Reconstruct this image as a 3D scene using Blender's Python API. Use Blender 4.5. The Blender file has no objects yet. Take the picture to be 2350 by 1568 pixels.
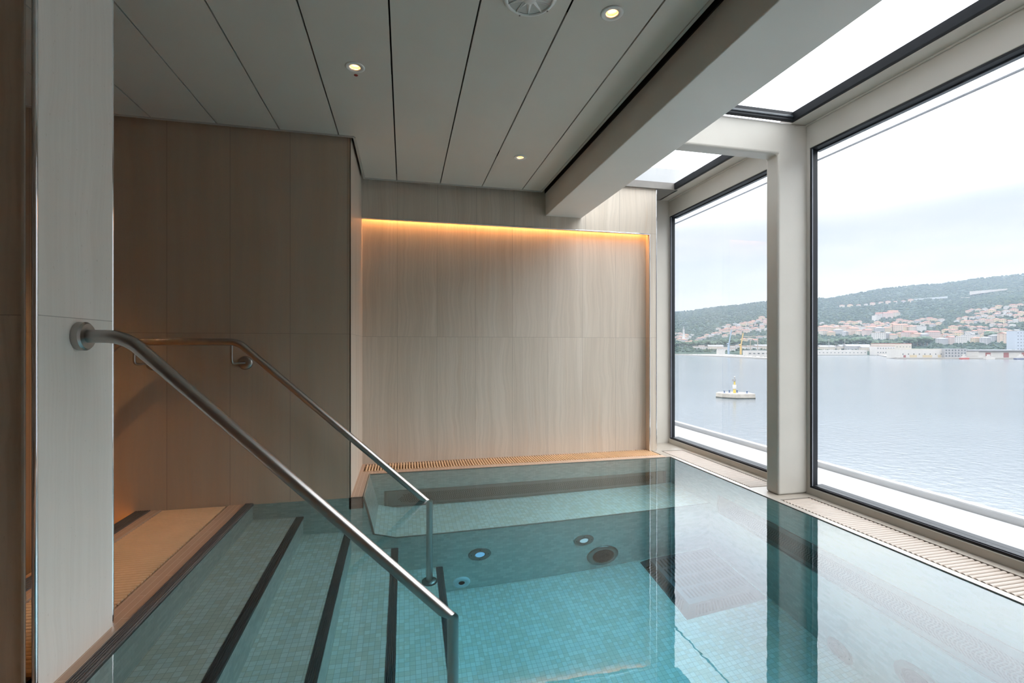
import bpy, bmesh, math, random
from mathutils import Vector, Matrix
random.seed(7)
PI = math.pi
SC = bpy.context.scene
COL = SC.collection

# ------------------------------------------------------------------ camera frame
YAW, FPX, VH, CAMZ = 0.2238, 1085.8, 794.4, 0.9
FW = Vector((math.sin(YAW), math.cos(YAW), 0)); RT = Vector((math.cos(YAW), -math.sin(YAW), 0))

# ------------------------------------------------------------------ tagging helpers
def tag(o, label=None, cat=None, group=None, kind=None):
    if label: o['label'] = label
    if cat: o['category'] = cat
    if group: o['group'] = group
    if kind: o['kind'] = kind
    return o

def thing(name, label, cat, loc=(0, 0, 0), rz=0, group=None):
    o = bpy.data.objects.new(name, None); COL.objects.link(o)
    o.location = loc; o.rotation_euler = (0, 0, rz); o.empty_display_size = .05
    return tag(o, label, cat, group)

def copy_tree(o, parent=None):
    c = o.copy(); COL.objects.link(c)
    if parent: c.parent = parent
    for ch in list(o.children): copy_tree(ch, c)
    return c

class MB:
    """collects faces with material slots and links them as one mesh object"""
    def __init__(s): s.v = []; s.f = []; s.m = []; s.sm = []
    def face(s, pts, m=0, smooth=False):
        b = len(s.v); s.v += [tuple(p) for p in pts]
        s.f.append(tuple(range(b, b + len(pts)))); s.m.append(m); s.sm.append(smooth)
    def raw(s, vs, fs, m=0, smooth=False):
        b = len(s.v); s.v += [tuple(p) for p in vs]
        for f in fs:
            s.f.append(tuple(i + b for i in f)); s.m.append(m); s.sm.append(smooth)
    def box(s, x0, x1, y0, y1, z0, z1, m=0):
        """m: one slot, or (slot for X faces, Y faces, Z faces)"""
        mx, my, mz = (m, m, m) if isinstance(m, int) else m
        v = [(x0,y0,z0),(x1,y0,z0),(x1,y1,z0),(x0,y1,z0),(x0,y0,z1),(x1,y0,z1),(x1,y1,z1),(x0,y1,z1)]
        b = len(s.v); s.v += v
        for f, k in (((0,3,2,1),mz),((4,5,6,7),mz),((0,1,5,4),my),((2,3,7,6),my),((1,2,6,5),mx),((3,0,4,7),mx)):
            s.f.append(tuple(i + b for i in f)); s.m.append(k); s.sm.append(False)
    def prism(s, poly, axis, a, b, m=0):
        """extrude a 2D polygon along axis ('x': (y,z), 'y': (x,z), 'z': (x,y))"""
        def P(p, t):
            return {'x': (t, p[0], p[1]), 'y': (p[0], t, p[1]), 'z': (p[0], p[1], t)}[axis]
        n = len(poly); vs = [P(p, a) for p in poly] + [P(p, b) for p in poly]
        fs = [tuple(range(n)), tuple(range(2*n-1, n-1, -1))] + [(i, (i+1) % n, n+(i+1) % n, n+i) for i in range(n)]
        s.raw(vs, fs, m)
    def tube(s, pts, r, seg=20, m=0, caps=True):
        pts = [Vector(p) for p in pts]; rings = []
        t0 = (pts[1]-pts[0]).normalized()
        up = Vector((0,0,1)) if abs(t0.z) < .95 else Vector((0,1,0))
        nrm = (up - t0*up.dot(t0)).normalized()
        for i, p in enumerate(pts):
            t = ((pts[min(i+1, len(pts)-1)] - pts[max(i-1, 0)])).normalized()
            nrm = (nrm - t*nrm.dot(t)).normalized(); bi = t.cross(nrm)
            rr = r[i] if isinstance(r, (list, tuple)) else r
            rings.append([p + nrm*math.cos(2*PI*k/seg)*rr + bi*math.sin(2*PI*k/seg)*rr for k in range(seg)])
        vs = [q for R in rings for q in R]
        fs = [(i*seg+k, i*seg+(k+1) % seg, (i+1)*seg+(k+1) % seg, (i+1)*seg+k) for i in range(len(rings)-1) for k in range(seg)]
        s.raw(vs, fs, m, True)
        if caps:
            s.face(rings[0][::-1], m); s.face(rings[-1], m)
    def lathe(s, prof, origin, axis=(0,0,1), seg=40, m=0, smooth=True):
        """prof: (radius, height) along axis"""
        A = Vector(axis).normalized(); U = A.orthogonal().normalized(); W = A.cross(U); O = Vector(origin)
        vs = []; fs = []
        for (r, h) in prof:
            for k in range(seg):
                a = 2*PI*k/seg; vs.append(O + A*h + (U*math.cos(a) + W*math.sin(a))*max(r, 1e-5))
        for i in range(len(prof)-1):
            for k in range(seg):
                fs.append((i*seg+k, i*seg+(k+1) % seg, (i+1)*seg+(k+1) % seg, (i+1)*seg+k))
        s.raw(vs, fs, m, smooth)
    def build(s, name, mats, parent=None, bevel=0, bseg=2, loc=None):
        me = bpy.data.meshes.new(name)
        off = Vector(loc) if loc is not None else Vector((0,0,0))
        me.from_pydata([tuple(Vector(v)-off) for v in s.v], [], s.f)
        for mt in (mats if isinstance(mats, (list, tuple)) else [mats]): me.materials.append(mt)
        for p, k, q in zip(me.polygons, s.m, s.sm):
            p.material_index = k; p.use_smooth = q
        bm = bmesh.new(); bm.from_mesh(me)
        bmesh.ops.recalc_face_normals(bm, faces=bm.faces); bm.to_mesh(me); bm.free()
        o = bpy.data.objects.new(name, me); COL.objects.link(o)
        if loc is not None: o.location = loc
        if parent is not None:
            o.parent = parent
            if loc is None: o.location = -parent.location if parent.rotation_euler.z == 0 else (0,0,0)
        if bevel:
            md = o.modifiers.new('edge', 'BEVEL'); md.width = bevel; md.segments = bseg; md.limit_method = 'ANGLE'
            md.angle_limit = math.radians(50)
        return o

def struct(name, mb, mats, label, cat, **k):
    return tag(mb.build(name, mats, **k), label, cat, kind='structure')

def fillet(pts, r, n=8):
    """round the inner corners of a polyline"""
    pts = [Vector(p) for p in pts]; out = [pts[0]]
    for a, b, c in zip(pts, pts[1:], pts[2:]):
        u = (a-b).normalized(); w = (c-b).normalized(); ang = u.angle(w)
        d = r/math.tan(ang/2); p0 = b+u*d; p1 = b+w*d
        ctr = b + (u+w).normalized()*(r/math.sin(ang/2))
        e0 = p0-ctr; e1 = p1-ctr; th = e0.angle(e1)
        for i in range(n+1):
            t = i/n
            out.append(ctr + (e0*math.sin((1-t)*th) + e1*math.sin(t*th))/math.sin(th))
    return out + [pts[-1]]

def bend(pts, radii, n=10):
    out = [Vector(pts[0])]
    for k, r in enumerate(radii): out += fillet(pts[k:k+3], r, n)[1:-1]
    return out + [Vector(pts[-1])]

# ------------------------------------------------------------------ materials
class NT:
    def __init__(s, name):
        s.mat = bpy.data.materials.new(name); s.mat.use_nodes = True
        s.t = s.mat.node_tree; s.t.nodes.clear()
        s.out = s.t.nodes.new('ShaderNodeOutputMaterial')
    def n(s, typ, **kw):
        nd = s.t.nodes.new(typ)
        for k, v in kw.items():
            if isinstance(k, str) and hasattr(nd, k) and not k[0].isupper(): setattr(nd, k, v)
        return nd
    def link(s, a, b): s.t.links.new(a, b)
    def val(s, sock, v):
        if isinstance(v, bpy.types.NodeSocket): s.link(v, sock)
        else: sock.default_value = v
    def math(s, op, a, b=0.0, c=None, clamp=False):
        nd = s.n('ShaderNodeMath'); nd.operation = op; nd.use_clamp = clamp
        s.val(nd.inputs[0], a); s.val(nd.inputs[1], b)
        if c is not None: s.val(nd.inputs[2], c)
        return nd.outputs[0]
    def mix(s, f, a, b, blend='MIX'):
        nd = s.n('ShaderNodeMix'); nd.data_type = 'RGBA'; nd.blend_type = blend
        s.val(nd.inputs[0], f); s.val(nd.inputs[6], a); s.val(nd.inputs[7], b)
        return nd.outputs[2]
    def noise(s, vec, scale, detail=3, rough=.5):
        nd = s.n('ShaderNodeTexNoise'); nd.inputs['Scale'].default_value = scale
        nd.inputs['Detail'].default_value = detail; nd.inputs['Roughness'].default_value = rough
        if vec is not None: s.link(vec, nd.inputs['Vector'])
        return nd.outputs[0]
    def ramp(s, f, stops):
        nd = s.n('ShaderNodeValToRGB'); cr = nd.color_ramp
        while len(cr.elements) < len(stops): cr.elements.new(.5)
        for e, (p, c) in zip(cr.elements, stops): e.position = p; e.color = (*c, 1)
        s.link(f, nd.inputs[0]); return nd.outputs[0]
    def coords(s):
        tc = s.n('ShaderNodeTexCoord'); sp = s.n('ShaderNodeSeparateXYZ'); s.link(tc.outputs['Object'], sp.inputs[0])
        return tc.outputs['Object'], sp.outputs
    def comb(s, x, y, z=0.0):
        c = s.n('ShaderNodeCombineXYZ'); s.val(c.inputs[0], x); s.val(c.inputs[1], y); s.val(c.inputs[2], z)
        return c.outputs[0]
    def bump(s, h, strength=.3, dist=.002):
        b = s.n('ShaderNodeBump'); b.inputs['Strength'].default_value = strength; b.inputs['Distance'].default_value = dist
        s.link(h, b.inputs['Height']); return b.outputs[0]
    def pbr(s, color, rough=.5, metal=0.0, normal=None, spec=.5, emit=None, estr=0.0):
        b = s.n('ShaderNodeBsdfPrincipled')
        s.val(b.inputs['Base Color'], color if isinstance(color, bpy.types.NodeSocket) else (*color, 1))
        s.val(b.inputs['Roughness'], rough); s.val(b.inputs['Metallic'], metal)
        b.inputs['Specular IOR Level'].default_value = spec
        if normal is not None: s.link(normal, b.inputs['Normal'])
        if emit: b.inputs['Emission Color'].default_value = (*emit, 1); b.inputs['Emission Strength'].default_value = estr
        s.link(b.outputs[0], s.out.inputs[0]); return b

def flat(name, color, rough=.5, metal=0.0, var=.06, scale=8, spec=.5, emit=None, estr=0.0, bump=0.0):
    t = NT(name); co, _ = t.coords()
    nz = t.noise(co, scale, 4)
    dk = tuple(c*(1-var*2) for c in color); lt = tuple(min(1, c*(1+var)) for c in color)
    colr = t.ramp(nz, [(.3, dk), (.7, lt)])
    nm = t.bump(t.noise(co, scale*12, 3), bump, .001) if bump else None
    t.pbr(colr, rough, metal, nm, spec, emit, estr)
    return t.mat

def stone(name, axis, u0, pitch, zj, cols=((.54, .455, .37), (.61, .525, .435), (.65, .57, .485)), vein=1.0):
    """honed limestone cladding with vertical veins; joints at u0 + k*pitch and at the heights zj"""
    t = NT(name); co, xyz = t.coords()
    u = xyz[0] if axis == 'x' else xyz[1]; z = xyz[2]
    tile = t.math('FLOOR', t.math('DIVIDE', t.math('SUBTRACT', u, u0), pitch))
    row = t.math('GREATER_THAN', z, zj[0])
    seed = t.math('ADD', t.math('MULTIPLY', tile, 3.71), t.math('MULTIPLY', row, 11.3))
    us = t.math('ADD', u, seed)
    wob = t.math('MULTIPLY', t.noise(t.comb(us, t.math('MULTIPLY', z, 1.0), seed), 2.2, 3), .10)
    uw = t.math('ADD', us, wob)
    fine = t.noise(t.comb(t.math('MULTIPLY', uw, 70), t.math('MULTIPLY', z, 1.3), seed), 1, 3, .6)
    broad = t.noise(t.comb(t.math('MULTIPLY', uw, 9), t.math('MULTIPLY', z, .5), seed), 1, 3, .5)
    rust = t.noise(t.comb(t.math('MULTIPLY', uw, 24), t.math('MULTIPLY', z, .8), t.math('ADD', seed, 5.0)), 1, 3, .5)
    speck = t.noise(t.comb(t.math('MULTIPLY', u, 160), t.math('MULTIPLY', z, 60), seed), 1, 2, .6)
    c = t.ramp(broad, [(.25, cols[0]), (.5, cols[1]), (.75, cols[2])])
    c = t.mix(t.math('MULTIPLY', t.math('GREATER_THAN', fine, .5), .10*vein), c, (.45, .39, .33, 1))
    fm = t.n('ShaderNodeMapRange'); fm.inputs[1].default_value = .4; fm.inputs[2].default_value = .75; t.link(fine, fm.inputs[0])
    c = t.mix(t.math('MULTIPLY', fm.outputs[0], .30*vein), c, (.42, .355, .29, 1))
    rm = t.n('ShaderNodeMapRange'); rm.inputs[1].default_value = .62; rm.inputs[2].default_value = .80; t.link(rust, rm.inputs[0])
    c = t.mix(t.math('MULTIPLY', rm.outputs[0], .40*vein), c, (.47, .32, .20, 1))
    sm = t.n('ShaderNodeMapRange'); sm.inputs[1].default_value = .68; sm.inputs[2].default_value = .76; t.link(speck, sm.inputs[0])
    c = t.mix(t.math('MULTIPLY', sm.outputs[0], .30), c, (.30, .23, .16, 1))
    wn = t.n('ShaderNodeTexWhiteNoise'); wn.noise_dimensions = '1D'; t.link(seed, wn.inputs['W'])
    c = t.mix(t.math('MULTIPLY', wn.outputs[0], .10), c, (.40, .35, .30, 1))
    fr = t.math('FRACT', t.math('DIVIDE', t.math('SUBTRACT', u, u0), pitch))
    ed = t.math('MULTIPLY', t.math('MINIMUM', fr, t.math('SUBTRACT', 1.0, fr)), pitch)
    j = t.math('LESS_THAN', ed, .0013)
    for zz in zj:
        j = t.math('MAXIMUM', j, t.math('LESS_THAN', t.math('ABSOLUTE', t.math('SUBTRACT', z, zz)), .0012))
    c = t.mix(t.math('MULTIPLY', j, .55), c, (.20, .17, .14, 1))
    t.pbr(c, .42, 0, None, .35)
    return t.mat

def mosaic(name, ax, bw=.0253, bh=.0253, offset=0.0, base=(.83, .80, .72), alt=(.73, .715, .65), tan=(.66, .57, .42), tanp=.56, grout=(.50, .455, .36), mort=.0009):
    t = NT(name); co, xyz = t.coords()
    a, b = {'xy': (xyz[0], xyz[1]), 'yx': (xyz[1], xyz[0]), 'xz': (xyz[0], xyz[2]), 'yz': (xyz[1], xyz[2])}[ax]
    br = t.n('ShaderNodeTexBrick'); br.offset = offset; br.squash = 1
    t.link(t.comb(a, b), br.inputs['Vector'])
    br.inputs['Scale'].default_value = 1; br.inputs['Brick Width'].default_value = bw; br.inputs['Row Height'].default_value = bh
    br.inputs['Mortar Size'].default_value = mort; br.inputs['Mortar Smooth'].default_value = .2
    br.inputs['Color1'].default_value = (0, 0, 0, 1); br.inputs['Color2'].default_value = (1, 1, 1, 1); br.inputs['Mortar'].default_value = (.5, .5, .5, 1)
    rnd = br.outputs['Color']
    c = t.mix(rnd, (*base, 1), (*alt, 1))
    patch = t.noise(co, 4.5, 2)
    fa = t.math('FLOOR', t.math('DIVIDE', a, bw)); fb = t.math('FLOOR', t.math('DIVIDE', b, bh))
    wn = t.n('ShaderNodeTexWhiteNoise'); wn.noise_dimensions = '2D'; t.link(t.comb(fa, fb), wn.inputs['Vector'])
    pk = t.math('GREATER_THAN', t.math('ADD', t.math('MULTIPLY', wn.outputs[0], .55), t.math('MULTIPLY', patch, .7)), tanp + .1)
    if not offset: c = t.mix(t.math('MULTIPLY', pk, .45), c, (*tan, 1))
    c = t.mix(br.outputs['Fac'], c, (*grout, 1))
    t.pbr(c, .35, 0, None, .4)
    return t.mat

def metal(name, color, rough, aniso_scale=None):
    t = NT(name); co, _ = t.coords()
    nz = t.noise(co, 60, 3)
    t.pbr(color, rough, 1.0)
    return t.mat

def emitter(name, color, strength):
    t = NT(name); e = t.n('ShaderNodeEmission'); e.inputs[0].default_value = (*color, 1); e.inputs[1].default_value = strength
    t.link(e.outputs[0], t.out.inputs[0]); return t.mat

def pane_mat(name, refl=.06):
    t = NT(name)
    tr = t.n('ShaderNodeBsdfTransparent'); tr.inputs[0].default_value = (.97, .985, .98, 1)
    gl = t.n('ShaderNodeBsdfGlossy'); gl.inputs['Roughness'].default_value = .0
    mx = t.n('ShaderNodeMixShader'); fr = t.n('ShaderNodeFresnel'); fr.inputs[0].default_value = 1.35
    t.link(t.math('MULTIPLY', fr.outputs[0], .08), mx.inputs[0]); t.link(tr.outputs[0], mx.inputs[1]); t.link(gl.outputs[0], mx.inputs[2])
    t.link(mx.outputs[0], t.out.inputs[0]); return t.mat

ZJ = .972
M = {}
M['stone_x'] = stone('limestone_cladding_across', 'x', -.052, .3025, (ZJ, 1.86))
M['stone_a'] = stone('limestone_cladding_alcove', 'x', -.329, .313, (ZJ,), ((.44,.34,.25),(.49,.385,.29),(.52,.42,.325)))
M['stone_y'] = stone('limestone_cladding_along', 'y', 1.44, .33, (ZJ,))
M['stone_top'] = flat('limestone_plain', (.55, .49, .42), .45)
M['mos_xy'] = mosaic('pool_mosaic_flat', 'xy')
M['mos_xz'] = mosaic('pool_mosaic_riser_across', 'xz', .0395, .0248, .5, alt=(.66, .645, .57), grout=(.66, .62, .53), mort=.0009)
M['mos_yz'] = mosaic('pool_mosaic_riser_along', 'yz', .0395, .0248, .5, alt=(.66, .645, .57), grout=(.66, .62, .53), mort=.0009)
M['deck_xy'] = mosaic('deck_tile', 'yx', .30, .0245, .5, (.50, .345, .25), (.45, .305, .215), (.5, .4, .3), 9, (.64, .53, .44), .0011)
M['ledge_xy'] = mosaic('ledge_tile', 'xy', .0495, .0245, .5, (.335, .295, .25), (.31, .27, .225), (.5, .4, .3), 9, (.38, .35, .31), .0009)
M['ledge_plain'] = flat('ledge_stone_edge', (.34, .305, .265), .4, var=.04)
M['deck_plain'] = flat('deck_stone_edge', (.50, .37, .28), .45, var=.05)
M['dark_strip'] = flat('anti_slip_rubber', (.105, .092, .086), .55)
M['paint'] = flat('cream_painted_steel', (.50, .47, .42), .42, var=.015, spec=.4)
M['ceil'] = flat('grey_ceiling_panel', (.64, .615, .56), .38, var=.015, scale=3, spec=.4)
M['ceil_trim'] = flat('ceiling_edge_trim', (.48, .46, .42), .4, var=.02)
M['beam'] = flat('painted_ceiling_beam', (.70, .675, .625), .5, var=.015, scale=3)
M['black'] = flat('black_void', (.008, .008, .008), .8)
M['frame'] = flat('dark_window_frame', (.014, .016, .020), .5, var=.1, spec=.25)
M['frame2'] = flat('dark_window_gasket', (.045, .055, .066), .3, var=.1)
M['seal'] = flat('pale_grey_seal', (.22,.23,.27), .4)
M['frame_grey'] = flat('grey_skylight_frame', (.22, .20, .18), .5)
M['chrome'] = metal('polished_chrome', (.82, .82, .84), .08)
M['steel'] = metal('brushed_stainless_steel', (.42, .40, .385), .30)
M['steel_uw'] = metal('pool_stainless_steel', (.26, .25, .23), .40)
M['glass'] = pane_mat('window_glass')
M['bar_cream'] = flat('cream_plastic_bar', (.31, .25, .20), .45, var=.03)
M['bar_tan'] = flat('tan_plastic_bar', (.72, .50, .31), .45, var=.03)
M['channel'] = flat('dark_drain_channel', (.05, .04, .032), .7)
M['white'] = flat('white_plastic', (.78, .77, .74), .4, var=.01)
M['white2'] = flat('white_pool_fitting', (.93, .95, .94), .35, var=.02)
M['red'] = flat('red_sticker', (.32, .02, .015), .5)
M['lamp'] = emitter('warm_lamp', (1, .60, .31), 95)
M['lamp_fill'] = emitter('warm_fill_lamp', (1, .52, .20), 5000)  # unseen downlights only, boosted far above the visible ones as warm fill
M['reflector'] = flat('lamp_reflector', (.62, .42, .25), .25, var=.02)
M['led'] = emitter('amber_led_strip', (1, .44, .13), 40)
M['led_step'] = emitter('amber_step_led', (1, .36, .08), 5)
M['uw_lens'] = emitter('pool_lamp_blue', (.30, .66, 1.0), .45)
M['uw_lens2'] = emitter('pool_lamp_white', (.75, .92, 1.0), .42)
M['rust'] = flat('rusted_grille', (.03, .02, .013), .75, var=.3, scale=40)
M['outer_white'] = flat('white_ship_paint', (.50, .50, .51), .45, var=.02)
M['rod'] = flat('grey_awning_rod', (.36, .38, .42), .4)

# speaker grille: fine perforation
t = NT('perforated_grille'); co, xyz = t.coords()
sx = t.math('SINE', t.math('MULTIPLY', xyz[0], 1500)); sy = t.math('SINE', t.math('MULTIPLY', xyz[1], 1500))
t.pbr(t.mix(t.math('GREATER_THAN', t.math('MULTIPLY', sx, sy), .25), (.66, .65, .62, 1), (.22, .22, .21, 1)), .45)
M['grille'] = t.mat

# pool water: refracting surface, teal absorption in the body of the water
t = NT('pool_water')
co, xyz = t.coords()
wv = t.noise(t.comb(t.math('MULTIPLY', xyz[0], 1.0), t.math('MULTIPLY', xyz[1], 1.0)), 16, 2, .5)
nm = t.bump(wv, .012, .01)
rf = t.n('ShaderNodeBsdfRefraction'); rf.inputs['IOR'].default_value = 1.333; rf.inputs['Roughness'].default_value = 0
gl = t.n('ShaderNodeBsdfGlossy'); gl.inputs['Roughness'].default_value = 0
fr = t.n('ShaderNodeFresnel'); fr.inputs['IOR'].default_value = 1.333
for nd in (rf, gl, fr): t.link(nm, nd.inputs['Normal'])
mx = t.n('ShaderNodeMixShader')
t.link(t.math('MULTIPLY', fr.outputs[0], 1.5, clamp=True), mx.inputs[0])
t.link(rf.outputs[0], mx.inputs[1]); t.link(gl.outputs[0], mx.inputs[2]); t.link(mx.outputs[0], t.out.inputs['Surface'])
ab = t.n('ShaderNodeVolumeAbsorption'); ab.inputs[0].default_value = (.13, .83, .985, 1); ab.inputs[1].default_value = .52
t.link(ab.outputs[0], t.out.inputs['Volume'])
M['water'] = t.mat

# sea
t = NT('sea_water'); co, xyz = t.coords()
w1 = t.noise(t.comb(t.math('MULTIPLY', xyz[0], .8), t.math('MULTIPLY', xyz[1], .8)), 1, 4, .6)
w2 = t.noise(t.comb(t.math('MULTIPLY', xyz[0], .02), t.math('MULTIPLY', xyz[1], .02)), 1, 3, .6)
cc = t.ramp(w2, [(.3, (.070, .082, .094)), (.7, (.082, .095, .107))])
t.pbr(cc, .16, 0, t.bump(w1, .30, .25), .4)
M['sea'] = t.mat

# ------------------------------------------------------------------ camera
cam = bpy.data.cameras.new('camera'); co_ = bpy.data.objects.new('camera', cam); COL.objects.link(co_)
co_.location = (0, 0, CAMZ); co_.rotation_euler = (PI/2, 0, -YAW)
cam.sensor_width = 36; cam.lens = FPX/2350*36; cam.shift_y = (VH-784)/2350; cam.clip_start = .02; cam.clip_end = 6000
SC.camera = co_

# ================================================================== POOL BASIN
YF, YW, YB = .30, 2.945, 3.45          # front edge, alcove wall, back wall over the bench
XL, XR = -.838, 2.10
GO = .2665   # going of one step
BED = -1.35
mb = MB()
mosm = [M['mos_xy'], M['mos_xz'], M['mos_yz']]
mb.face([(XL,YF,BED),(XR,YF,BED),(XR,YW,BED),(XL,YW,BED)], 0)
PL = [(-.237,.0),(-.232,-.06),(-.178,-.60),(-.05,-.672),(XR,-.655)]
mb.face([(XL,YW,.0)] + [(x,YW,z) for x, z in PL] + [(XR,YW,BED),(XL,YW,BED)], 1)
def zb(z): return z if z > -.5 else z-.05
for (x0,z0),(x1,z1) in zip(PL, PL[1:]):
    mb.face([(x0,YW,z0),(x1,YW,z1),(x1,YB,zb(z1)),(x0,YB,zb(z0))], 2 if z0 > -.5 else 0)
mb.face([(-.4,YB-.003,-.004),(XR,YB-.003,-.004),(XR,YB-.003,-.8),(-.4,YB-.003,-.8)], 1)
mb.face([(XR-.003,YF,-.004),(XR-.003,YB,-.004),(XR-.003,YB,BED),(XR-.003,YF,BED)], 2)
mb.face([(XL,YF,.0),(XR,YF,.0),(XR,YF,BED),(XL,YF,BED)], 1)
mb.face([(XL,YF,.0),(XL,YW,.0),(XL,YW,-.27),(XL,YF,-.27)], 2)
struct('pool_basin', mb, mosm, 'pool basin lined with pale mosaic tiles under the teal water', 'pool')
mb = MB()
for k in range(1, 5):
    mb.box(XL+GO*(k-1)-.01, XL+GO*k, YF, YW, BED-.05, -.27*k, (2,1,0))
struct('pool_steps', mb, mosm, 'four mosaic steps going down into the pool', 'steps')

ordn = ['top', 'second', 'third', 'lowest']
names5 = ['first grooved strip along the dry deck edge above the water', 'grooved dark strip on the top underwater step', 'grooved dark strip on the second underwater step', 'grooved dark strip on the third underwater step', 'grooved dark strip on the deepest underwater step']
for k in range(5):
    xe = XL+GO*k; w = .039; z = -.27*k + (.004 if k == 0 else 0)
    m2 = MB(); prof = [(xe-w, z-.02)]
    nr = 5; step = w/nr
    for r in range(nr):
        a = xe-w+r*step
        prof += [(a+.001, z+.0015), (a+.002, z+.005), (a+step-.002, z+.005), (a+step-.001, z+.0015)]
    prof += [(xe+.003, z+.002), (xe+.003, z-.022)]
    m2.prism(prof, 'y', YF, YW-.001, 0)
    tag(m2.build('anti_slip_strip', M['dark_strip']), names5[k], 'strip', 'anti slip strips on the pool steps')

# dark edging along bench front and ledge rim
m2 = MB()
m2.tube([(-.237,YB-.002,.002),(-.237,YW,.002)] + [(x,YW-.002,z) for x, z in PL[1:]], .006, 8)
m2.tube([(-.237,YB-.002,.002),(XR-.05,YB-.003,.002)], .004, 8)
tag(m2.build('bench_edge_trim', flat('bronze_edge_trim', (.20, .17, .13), .5)), 'thin bronze edging along the underwater bench front', 'trim', kind='structure')

mb = MB(); mb.box(XL-.03, XR+.02, YF-.02, YB+.02, BED-.02, 0)
tag(mb.build('pool_water', M['water']), 'still clear teal water filling the indoor pool', 'water', kind='stuff')

# ================================================================== DECK AND FLOOR
ZT = .004
mb = MB()
dk = (1, 1, 0)
mb.box(-1.345, -1.295, 1.42, YW, -.2, ZT, dk)
mb.box(-.963, XL-.039, YF, YW, -.2, ZT, dk)
mb.box(XL-.045, XL-.001, YF, YW, -.2, -.022, dk)
mb.box(-1.295, -.963, 1.42, YW, -.2, -.06, 2)
mb.box(-3.2, -.963, YF, 1.42, -.2, ZT, dk)
mb.box(-3.2, 2.40, -3, YF, -.2, ZT, dk)
mb.box(-.32, -.237, YW, YB, -.2, ZT, dk)
mb.box(-.32, 2.065, YB, 3.522, -.2, ZT, dk)
mb.box(-.32, -.287, 3.522, 3.738, -.2, ZT, dk)
mb.box(-.287, 2.065, 3.522, 3.738, -.2, -.06, 2)
mb.box(-.32, 2.065, 3.738, 3.78, -.2, ZT, dk)
lk = (4, 4, 3)
mb.box(2.065, 2.40, 3.655, 3.96, -.2, ZT, lk)
mb.box(2.065, 2.135, 3.45, 3.655, -.2, ZT, lk)
mb.box(XR, 2.135, YF, 3.45, -.2, ZT, (4,4,4))
mb.box(2.338, 2.40, YF, 3.655, -.2, ZT, lk)
mb.box(2.135, 2.338, 2.345, 2.585, -.2, ZT, lk)
mb.box(2.135, 2.338, YF, 2.345, -.2, -.06, 2)
mb.box(2.135, 2.338, 2.585, 3.655, -.2, -.06, 2)
mb.box(-1.72, -1.42, 1.42, YW, -.5, -.17, dk)
mb.box(-1.42, -1.345, 1.42, YW, -.5, -.025, dk)
mb.box(-3.2, -1.72, 1.42, YW, -.5, -.34, dk)
struct('floor', mb, [M['deck_xy'], M['deck_plain'], M['channel'], M['ledge_xy'], M['ledge_plain']], 'beige tiled deck around the pool', 'floor')
m2 = MB(); prof = [(-1.345, -.02)]
for r in range(7):
    a = -1.345-.0105*r; prof += [(a-.001,.005),(a-.002,.008),(a-.008,.008),(a-.0095,.005)]
prof += [(-1.42,.004),(-1.42,-.02)]
m2.prism(prof, 'y', 1.55, YW-.001)
tag(m2.build('anti_slip_strip', M['dark_strip']), 'dark grooved strip on the far side of the wooden coloured deck grating', 'strip', 'anti slip strips on the pool steps')
m2 = MB(); m2.box(-1.424, -1.421, 1.6, YW-.02, -.06, -.035)
tag(m2.build('step_light', M['led_step']), 'amber light strip under the dry step behind the column', 'light')

def grating(label, x0, x1, y0, y1, along, pitch, width, mat, h=.016):
    """bars along 'x' or 'y' on two cross supports"""
    t = thing('drain_grating', label, 'grating', ((x0+x1)/2, (y0+y1)/2, 0))
    m = MB(); g = .002; zt = ZT+.001; w = width/2; c = w*.45
    a0, a1, b0, b1 = (x0, x1, y0, y1) if along == 'x' else (y0, y1, x0, x1)
    n = int((b1-b0)/pitch); off = ((b1-b0)-n*pitch)/2
    for i in range(n):
        b = b0+off+pitch*(i+.5)
        poly = [(b-w, zt-h), (b+w, zt-h)] + [(b+w*math.cos(a_), zt-w*.85+w*.85*math.sin(a_)) for a_ in (0, .35, .75, 1.2, PI-1.2, PI-.75, PI-.35, PI)]
        m.prism(poly, along, a0+.008, a1-.008)
    m.build('bars', mat, t)
    s = MB()
    for f in (.18, .82):
        a = a0+(a1-a0)*f
        if along == 'x': s.box(a-.006, a+.006, y0, y1, -.03, ZT-.006)
        else: s.box(x0, x1, a-.006, a+.006, -.03, ZT-.006)
    s.build('support_bar', mat, t)
    return t
grating('tan barred drain grating on the dry deck between column and steps', -1.293, -.965, 1.56, YW-.003, 'x', .0215, .0178, M['bar_tan'])
grating('long tan drain grating below the lit back wall niche', -.285, 2.063, 3.524, 3.736, 'y', .0205, .0125, M['bar_tan'])
grating('cream drain grating below the far smaller window', 2.137, 2.336, 2.587, 3.653, 'x', .0205, .0155, M['bar_cream'])
grating('cream drain grating below the near big window', 2.137, 2.336, YF+.002, 2.343, 'x', .022, .0182, M['bar_cream'])

# ================================================================== WALLS
mb = MB()
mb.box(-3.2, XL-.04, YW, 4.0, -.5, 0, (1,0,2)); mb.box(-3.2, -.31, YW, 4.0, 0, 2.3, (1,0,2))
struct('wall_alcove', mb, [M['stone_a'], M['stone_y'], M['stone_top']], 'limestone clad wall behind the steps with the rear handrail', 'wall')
mb = MB()
YBND, YN = 3.68, 3.75
mb.box(-.31, 2.045, YN, 4.0, -.1, 1.97, (1,0,2))              # niche back
mb.box(-.31, 2.045, YBND, YBND+.035, 1.855, 2.3, (1,0,2))     # upper band
mb.box(-.31, 2.045, YBND+.035, 4.0, 1.93, 2.3, (1,0,2))
mb.box(2.045, 2.108, YBND, 4.0, 0, 2.3, (1,0,2))             # right strip
struct('wall_back', mb, [M['stone_x'], M['stone_y'], M['stone_top']], 'limestone clad end wall with a recessed niche lit amber from above', 'wall')
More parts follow.
